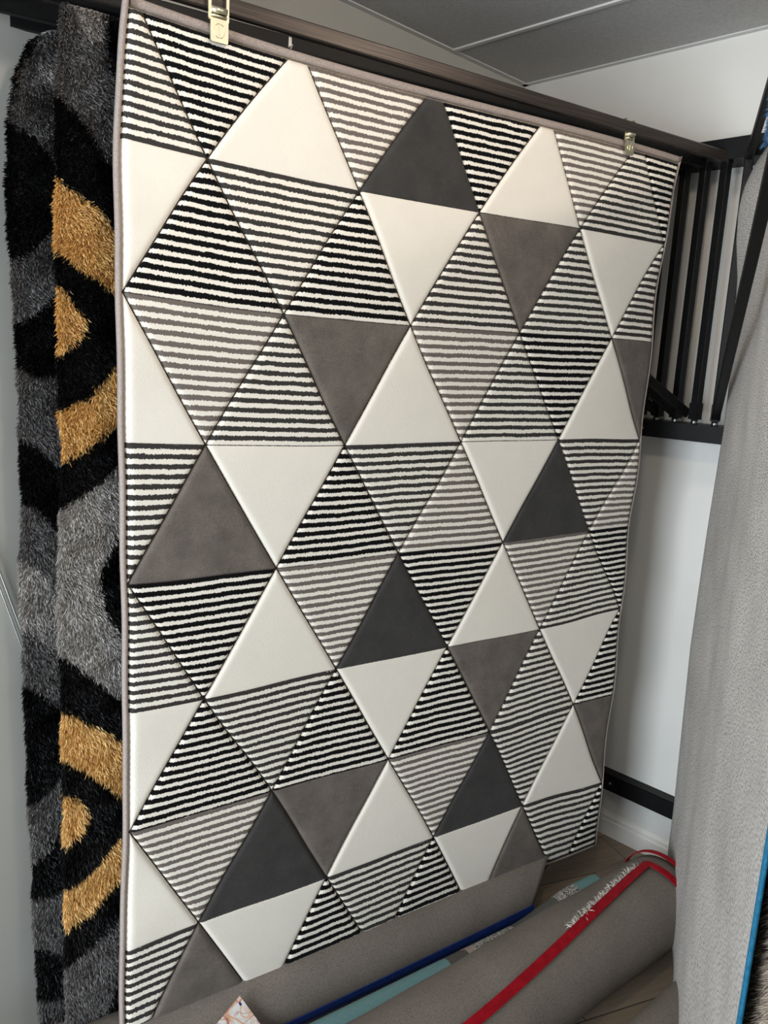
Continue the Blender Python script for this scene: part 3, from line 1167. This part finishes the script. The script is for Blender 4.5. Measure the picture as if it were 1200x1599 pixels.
def sheet(root, name, P0, ang, edge, ztop, zbot, width, thick, mats, wave=0.006, ph=0.0, nz_=90, nt_=40, flip=False, band=None, nsgn=1, bulge=None, rband=None):
    """hanging rug sheet; D points away from the wall; mats = [face, far side, edge]"""
    a = math.radians(ang)
    D = np.array([-math.cos(a), -math.sin(a), 0])
    nr = np.array([-math.sin(a), math.cos(a), 0])*nsgn   # side facing the camera
    zs = np.linspace(ztop, zbot, nz_+1)
    el = interp_edge(edge, zs)
    T = np.linspace(0, 1, nt_+1)**1.3
    if rband is not None:
        T = np.append(T[:-1]*(1-rband/width), [1-rband/width, 1.0])
        nt_ += 1
    tt = el[:, None]+(width-el[:, None])*T[None]
    zz = np.repeat(zs[:, None], nt_+1, 1)
    off = wave*np.sin(tt*9+ph+zz*0.6)+wave*0.4*np.sin(tt*23+zz*1.3+ph)
    if bulge is not None:
        off = off+bulge(tt, zz)
    P = np.array(P0)[None, None]+D[None, None]*tt[..., None]+nr[None, None]*off[..., None]+np.array([0, 0, 1.0])[None, None]*zz[..., None]
    F = P.reshape(-1, 3)
    B = F-nr[None]*thick
    vs = np.vstack([F, B])
    q = len(F)
    fs, ms = [], []
    uv = []
    U_ = tt.ravel()
    Z_ = zz.ravel()

    def addf(idx, mi):
        fs.append(idx)
        ms.append(mi)
        for k in idx:
            k2 = k % q
            uv.append((U_[k2], Z_[k2]))
    for j in range(nz_):
        for i in range(nt_):
            a_ = j*(nt_+1)+i
            mi = 0
            if rband is not None and i == nt_-1:
                mi = 2
            if band is not None and tt[j, i]-el[j] < band:
                mi = 2
            addf((a_, a_+nt_+1, a_+nt_+2, a_+1), mi)
            addf((q+a_, q+a_+1, q+a_+nt_+2, q+a_+nt_+1), 1)
        a_ = j*(nt_+1)
        addf((a_, q+a_, q+a_+nt_+1, a_+nt_+1), 2)
        a_ += nt_
        addf((a_, a_+nt_+1, q+a_+nt_+1, q+a_), 2)
    for i in range(nt_):
        addf((i, i+1, q+i+1, q+i), 2)
        a_ = nz_*(nt_+1)+i
        addf((a_, q+a_, q+a_+1, a_+1), 2)
    me = bpy.data.meshes.new(name)
    base = np.array(root.location)
    me.from_pydata((vs-base).tolist(), [], fs)
    for m in mats:
        me.materials.append(m)
    me.polygons.foreach_set('material_index', ms)
    me.polygons.foreach_set('use_smooth', [True]*len(fs))
    l1 = me.uv_layers.new(name='UVMap')
    l1.data.foreach_set('uv', np.array(uv).ravel())
    me.update()
    o = bpy.data.objects.new(name, me)
    col.objects.link(o)
    o.parent = root
    return o, D, nr


def loose_tufts(root, name, P, dirs, length, mats, seed, n_per=1, spread=0.6, w=0.0012):
    """P: list of root points, dirs: base directions; random blades"""
    rng = np.random.default_rng(seed)
    m_ = MB()
    for p, d in zip(P, dirs):
        for k in range(n_per):
            d_ = Vector(d)+Vector(rng.normal(0, spread, 3))
            d_.normalize()
            s_ = d_.cross(Vector(rng.normal(0, 1, 3))).normalized()*w*rng.uniform(0.7, 1.3)
            L_ = length*rng.uniform(0.5, 1.2)
            p_ = Vector(p)
            q_ = p_+d_*L_*0.6
            e_ = p_+d_*L_+Vector((0, 0, -0.25*L_))
            m_.add([p_-s_, p_+s_, q_+s_*0.9, q_-s_*0.9, e_], [(0, 1, 2, 3), (3, 2, 4)], int(rng.integers(0, len(mats))))
    o = m_.build(name, mats, root)
    o['kind'] = 'stuff'
    return o


# arm carrying the big grey-backed rug, swung towards the viewer
arm(0.440, 36.3, 1.75, 'black swing arm swung out to the right, in front of the plain grey rug back', wbrace=0.026)
P_G = np.array((1.80, -0.16, 0.0))
A_G = 39.0
rG = empty('hanging_rug', (1.25, -0.6, 0.1), 'large plain grey rug back with turquoise edge, hanging at the right side', 'rug')
edG = [(0.0, 2.41), (0.0, 1.7), (-0.01, 1.28), (-0.012, 0.9), (0.0, 0.33), (0.01, 0.08)]
BZ = [0.0, 0.33, 0.9, 1.28, 1.64, 1.83, 2.07, 2.17, 2.26, 2.32, 2.37, 2.41]
BV = [0.0, 0.0, 0.012, 0.008, 0.0, 0.004, 0.020, 0.036, 0.042, 0.036, 0.02, 0.004]


def bulgeG(t, z):
    return np.interp(z, BZ, BV)*np.exp(-(t/0.16)**2)


_, DG, NG = sheet(rG, 'backing', P_G, A_G, edG, 2.405, 0.09, 1.43, 0.006, [M['felt'], M['turq'], M['turq']], wave=0.004, ph=0.6, bulge=bulgeG, rband=0.014)
# blue pile folded over the rail
rng = np.random.default_rng(11)
P_, d_ = [], []
for k in range(2600):
    t = rng.uniform(0.52, 1.40)
    z = rng.uniform(2.31, 2.43)
    P_.append(P_G+DG*t+NG*0.045+np.array((0, 0, z)))
    d_.append(NG*0.7+np.array((0, 0, -0.4)))
o = loose_tufts(rG, 'folded_pile', P_, d_, 0.016, [TB[0]], 13, 2, 0.5, 0.0012)
o['label'] = 'blue yarn folded over the rail'
# shaggy beige rug on the next arm
arm(0.507, 38.5, 2.1, 'black swing arm mostly hidden behind the plain grey rug back')
P_F = P_G-NG*0.055+DG*0.25
rF = empty('shag_rug', (0.8, -1.1, 0.1), 'beige and brown shaggy rug peeking out at the lower right corner', 'rug')
edF = [(0.0, 2.40), (0.0, 0.09)]
sheet(rF, 'backing', P_F, A_G, edF, 2.40, 0.09, 1.75, 0.008, [M['backing'], M['turq'], M['turq']], wave=0.003)
P_, d_ = [], []
for k in range(16000):
    z = rng.uniform(0.55, 1.6)
    t = 1.08+rng.uniform(0, 0.36)
    P_.append(P_F+DG*t+NG*0.003+np.array((0, 0, z)))
    d_.append(NG*0.9+np.array((0, 0, -0.45)))
loose_tufts(rF, 'shaggy_pile', P_, d_, 0.030, [TB[1]], 12, 2, 0.45, 0.0012)

# ------------------------------------------------------------------ rolled rugs on the floor


def axis(P0, dd):
    dz = 0.0
    if isinstance(dd, tuple):
        dd, dz = dd
    dx = Vector((1, dd, dz)).normalized()
    sd = Vector((0, 0, 1)).cross(dx).normalized()
    return Vector(P0), dx, sd


def cyl_pt(P0, dd, r, s, th):
    P, dx, sd = axis(P0, dd)
    t = math.radians(th)
    return P+dx*s+sd*(r*math.cos(t))+Vector((0, 0, 1))*(r*math.sin(t))


def roll(root, P0, dd, r, s0, s1, mats, turns=3.0, th_end=-60, thick=0.009, classify=None, name='rolled_sheet', seed=0, sag=0.0, ns=60, skew=0.0, skew_th=200, bow=None):
    """spiral wound sheet: mats[0] outside, mats[1] inside, mats[2..] pattern"""
    m_ = MB()
    steps = int(turns*40)
    r_in = max(0.02, r-turns*(thick+0.006))
    vs = []
    rows = []
    rng = random.Random(seed)
    for i in range(steps+1):
        f = i/steps
        th = th_end-(1-f)*turns*360
        rr = r_in+(r-r_in)*f
        rows.append((th, rr))
    for side in (0, 1):
        for th, rr in rows:
            for k in range(ns+1):
                s = s0+(s1-s0)*k/ns
                w_ = sag*math.sin(s*9+seed)*0.5+sag*0.3*math.sin(s*23+th*0.02)
                sk = -skew*0.5*(1+math.cos(math.radians(th-skew_th)))*(k/ns)**4
                vs.append(cyl_pt(P0, dd, max(0.01, rr-side*thick+w_*(rr/r)), s+sk+0.004*math.sin(th*0.03+seed), th)+Vector((0, 0, bow(s) if bow else 0.0)))
    q = (steps+1)*(ns+1)
    for i in range(steps):
        for k in range(ns):
            a = i*(ns+1)+k
            mi = 0
            if classify and i > steps-42:
                mi = classify(s0+(s1-s0)*(k+0.5)/ns, rows[i][0] % 360)
            m_.f.append((a, a+1, a+ns+2, a+ns+1))
            m_.m.append(mi)
            m_.smooth.append(True)
            m_.f.append((q+a, q+a+ns+1, q+a+ns+2, q+a+1))
            m_.m.append(1)
            m_.smooth.append(True)
        for k in (0, ns):
            a = i*(ns+1)+k
            m_.f.append((a, a+ns+1, q+a+ns+1, q+a) if k == 0 else (a, q+a, q+a+ns+1, a+ns+1))
            m_.m.append(0)
            m_.smooth.append(False)
    a = steps*(ns+1)
    for k in range(ns):
        m_.f.append((a+k, a+k+1, q+a+k+1, q+a+k))
        m_.m.append(0)
        m_.smooth.append(False)
    m_.v = [tuple(v) for v in vs]
    return m_.build(name, mats, root)


def strip(root, name, P0, dd, r, path, half, mat, n=60):
    """tape laid on the roll: path of (s, theta, halfwidth)"""
    pts = []
    if len(path) > 5:
        ss = np.linspace(path[0][0], path[-1][0], n+1)
        pc = np.polyfit([p[0] for p in path], [p[1] for p in path], 3)
        pts = [(float(q_), float(np.polyval(pc, q_))) for q_ in ss]
    for i in range(n+1 if not pts else 0):
        f = i/n*(len(path)-1)
        k = min(int(f), len(path)-2)
        g = f-k
        pts.append((path[k][0]+(path[k+1][0]-path[k][0])*g, path[k][1]+(path[k+1][1]-path[k][1])*g))
    vs = []
    for i, (s, th) in enumerate(pts):
        s2, t2 = pts[min(i+1, n)]
        s1, t1 = pts[max(i-1, 0)]
        ds = s2-s1
        dt = math.radians(t2-t1)*r
        L_ = math.hypot(ds, dt) or 1
        ns_, nt_ = -dt/L_, ds/L_
        for sg in (-1, 0, 1):
            vs.append(cyl_pt(P0, dd, r+0.0015, s+ns_*half*sg, th+math.degrees(nt_*half*sg/r)))
        for sg in (1, -1):
            vs.append(cyl_pt(P0, dd, r-0.001, s+ns_*half*sg, th+math.degrees(nt_*half*sg/r)))
    fs = []
    for i in range(n):
        a = i*5
        for k in range(5):
            fs.append((a+k, a+(k+1) % 5, a+5+(k+1) % 5, a+5+k))
    fs.append((0, 1, 2, 3, 4))
    fs.append(tuple(n*5+k for k in (4, 3, 2, 1, 0)))
    m_ = MB()
    m_.add(vs, fs, 0, False)
    return m_.build(name, mat, root)


# roll under the hanging rug, blue taped edge
R1 = ((0.0, 0.025, 0.10), 0.0, 0.10)
r1 = empty('rolled_rug', (0.5, 0.025, 0.0), 'grey backed rolled rug with a dark blue taped edge, under the triangle rug', 'rug')
roll(r1, *R1, -0.45, 1.50, [M['felt_roll'], M['dgrey']], th_end=216, seed=2, sag=0.002, skew=0.26)
strip(r1, 'edge_tape', *R1[:2], 0.1035, [(-0.40, 196), (0.30, 198), (0.48, 197), (0.61, 195), (0.80, 193), (1.01, 190), (1.18, 187), (1.25, 185)], 0.019, M['blue'])
# patterned roll in front of it
R2 = ((0.3, -0.160, 0.084), (0.02, 0.0), 0.050)


def cls2(s, th):
    c = 0.05*math.sin(math.radians(th))
    if s < 0.50+c:
        return 0
    if s < 0.56+c*1.2:
        return 2
    if s < 0.66-c*0.3:
        return 3
    if s < 0.80:
        return 4
    if s < 0.98:
        return 2
    if s < 1.07:
        return 4
    if s < 1.16:
        return 0
    return 5


r2 = empty('rolled_rug', (0.8, -0.145, 0.0), 'thin teal, taupe and speckled patterned rolled rug between the two grey rolls', 'rug')
roll(r2, *R2, -0.08, 1.33, [M['teal'], M['backing'], M['dgrey'], M['taupe'], M['speck'], M['brown']], th_end=-60, seed=4, turns=2, classify=cls2, ns=160, bow=lambda q_: 0.045*max(0.0, min(1.0, (q_-0.80)/0.28))**2*(3-2*max(0.0, min(1.0, (q_-0.80)/0.28))))
# big roll with red tape
R3 = ((0.3, -0.385, 0.14), 0.08, 0.14)
r3 = empty('rolled_rug', (0.9, -0.33, 0.0), 'thick grey backed rolled rug crossed by a long red taped edge', 'rug')
roll(r3, *R3, -0.3, 1.31, [M['felt_roll'], M['dgrey']], th_end=-50, seed=1, turns=4, sag=0.003)
strip(r3, 'edge_tape', *R3[:2], 0.1415, [(0.05, 136), (0.351, 128.5), (0.52, 126.5), (0.715, 115), (0.953, 99.5), (1.153, 86.5), (1.232, 85.5)], 0.0128, M['red'])
strip(r3, 'corner_tape', *R3[:2], 0.1413, [(1.226, 82.5), (1.236, 100), (1.25, 125), (1.262, 160)], 0.0125, M['red'])
strip(r3, 'end_tape', *R3[:2], 0.1415, [(1.305, 20), (1.304, 60), (1.304, 90), (1.306, 120), (1.306, 170)], 0.009, M['red'], 30)
P_, d_ = [], []
rng = np.random.default_rng(5)
for k in range(260):
    s = rng.uniform(0.80, 1.20)
    th = np.interp(s, [0.715, 0.953, 1.153, 1.232], [115, 99.5, 86.5, 85.5])-4.7
    P_.append(cyl_pt(R3[0], R3[1], 0.1415, s, th))
    d_.append((-0.35, 0.5, 0.35))
loose_tufts(r3, 'frayed_fringe', P_, d_, 0.024, [M['fringe']], 6, 1, 0.4, 0.0007)['label'] = 'white frayed threads beside the red tape'
# roll behind the grey hanging rug with a red rim
R5 = ((1.62, -0.34, 0.115), 0.0, 0.115)
r5 = empty('rolled_rug', (1.75, -0.34, 0.0), 'short visible grey roll end with a red rim, against the right baseboard', 'rug')
roll(r5, *R5, 0.06, 0.24, [M['felt_roll'], M['dgrey']], th_end=-60, seed=7, turns=3)
strip(r5, 'end_tape', *R5[:2], 0.1165, [(0.068, 0), (0.068, 60), (0.068, 90), (0.068, 170)], 0.008, M['red'], 30)
# roll in front, lower right corner
R4 = ((0.62, -0.66, 0.10), 0.35, 0.10)
r4 = empty('rolled_rug', (1.0, -0.6, 0.0), 'grey backed rolled rug cut by the bottom edge, in front of the red taped roll', 'rug')
roll(r4, (0.62, -0.70, 0.10), 0.12, 0.10, 0.2, 1.1, [M['felt_roll'], M['dgrey']], th_end=-60, seed=9, turns=3)

# ------------------------------------------------------------------ printed card on the roll


def card_mat():
    m, nt, b = new_mat('printed_card')
    L = nt.links
    tc = N(nt, 'ShaderNodeTexCoord')
    sep = N(nt, 'ShaderNodeSeparateXYZ')
    L.new(tc.outputs['Generated'], sep.inputs[0])
    cur = (0.93, 0.92, 0.88, 1)
    prev = None
    for sc, ph, c, w_ in ((1.6, 0.0, S(238, 150, 60), 0.12), (2.3, 1.7, S(244, 176, 120), 0.10), (1.9, 3.1, S(206, 84, 84), 0.09), (3.0, 4.0, S(160, 120, 110), 0.03)):
        nz = N(nt, 'ShaderNodeTexNoise')
        nz.noise_dimensions = '4D'
        nz.inputs['Scale'].default_value = sc
        nz.inputs['W'].default_value = ph
        nz.inputs['Distortion'].default_value = 1.5
        nz.inputs['Detail'].default_value = 0
        L.new(tc.outputs['Generated'], nz.inputs[0])
        sb = N(nt, 'ShaderNodeMath', operation='SUBTRACT')
        L.new(nz.outputs[0], sb.inputs[0])
        sb.inputs[1].default_value = 0.5
        ab = N(nt, 'ShaderNodeMath', operation='ABSOLUTE')
        L.new(sb.outputs[0], ab.inputs[0])
        mr = N(nt, 'ShaderNodeMapRange')
        mr.inputs[1].default_value = 0.0
        mr.inputs[2].default_value = w_*0.5
        mr.inputs[3].default_value = 0.85
        mr.inputs[4].default_value = 0.0
        L.new(ab.outputs[0], mr.inputs[0])
        mx = N(nt, 'ShaderNodeMixRGB')
        L.new(mr.outputs[0], mx.inputs[0])
        if prev is None:
            mx.inputs[1].default_value = cur
        else:
            L.new(prev, mx.inputs[1])
        mx.inputs[2].default_value = c
        prev = mx.outputs[0]
    L.new(prev, b.inputs['Base Color'])
    b.inputs['Roughness'].default_value = 0.35
    return m


M['card'] = card_mat()
rc = empty('printed_card', (0.27, -0.085, 0.16), 'white card with orange and pink swirls lying on the grey roll, bottom left', 'card')
m_ = MB()
A = Vector((0.262, -0.047, 0.199))
ex = Vector((0.05, -0.055, -0.085)).normalized()
ey = Vector((-0.12, -0.04, -0.03)).normalized()
ey = (ey-ex*ey.dot(ex)).normalized()
ez = ex.cross(ey).normalized()
m_.prism([(0, 0), (0.15, 0), (0.15, 0.11), (0, 0.11)], A, ex, ey, ez, 0.0012)
m_.build('card_sheet', M['card'], rc)
m_ = MB()
m_.prism([(0.010, 0.008), (0.018, 0.008), (0.018, 0.013), (0.010, 0.013)], A-ez*0.0004, ex, ey, ez, 0.002)
m_.build('navy_mark', M['blue'], rc)

# ------------------------------------------------------------------ thin double rod leaning on the left wall
rr = empty('metal_rod', (-0.02, 0.45, 0.05), 'thin grey metal rod leaning on the left wall at the picture edge', 'rod')
for k in (0.0, 0.012):
    m_ = MB()
    a = Lw(-0.50, 0.006, 2.0)
    b = Lw(0.30, 0.03, 0.0)
    pa = Vector((-0.196, 0.312, 1.209))
    pb = Vector((-0.158, 0.320, 1.076))
    dv = (pb-pa).normalized()
    m_.tube([pa-dv*0.6+Vector((k, 0, 0)), pb+dv*1.05+Vector((k, 0, 0))], 0.0018, 8)
    m_.build('strand', M['rod'], rr)
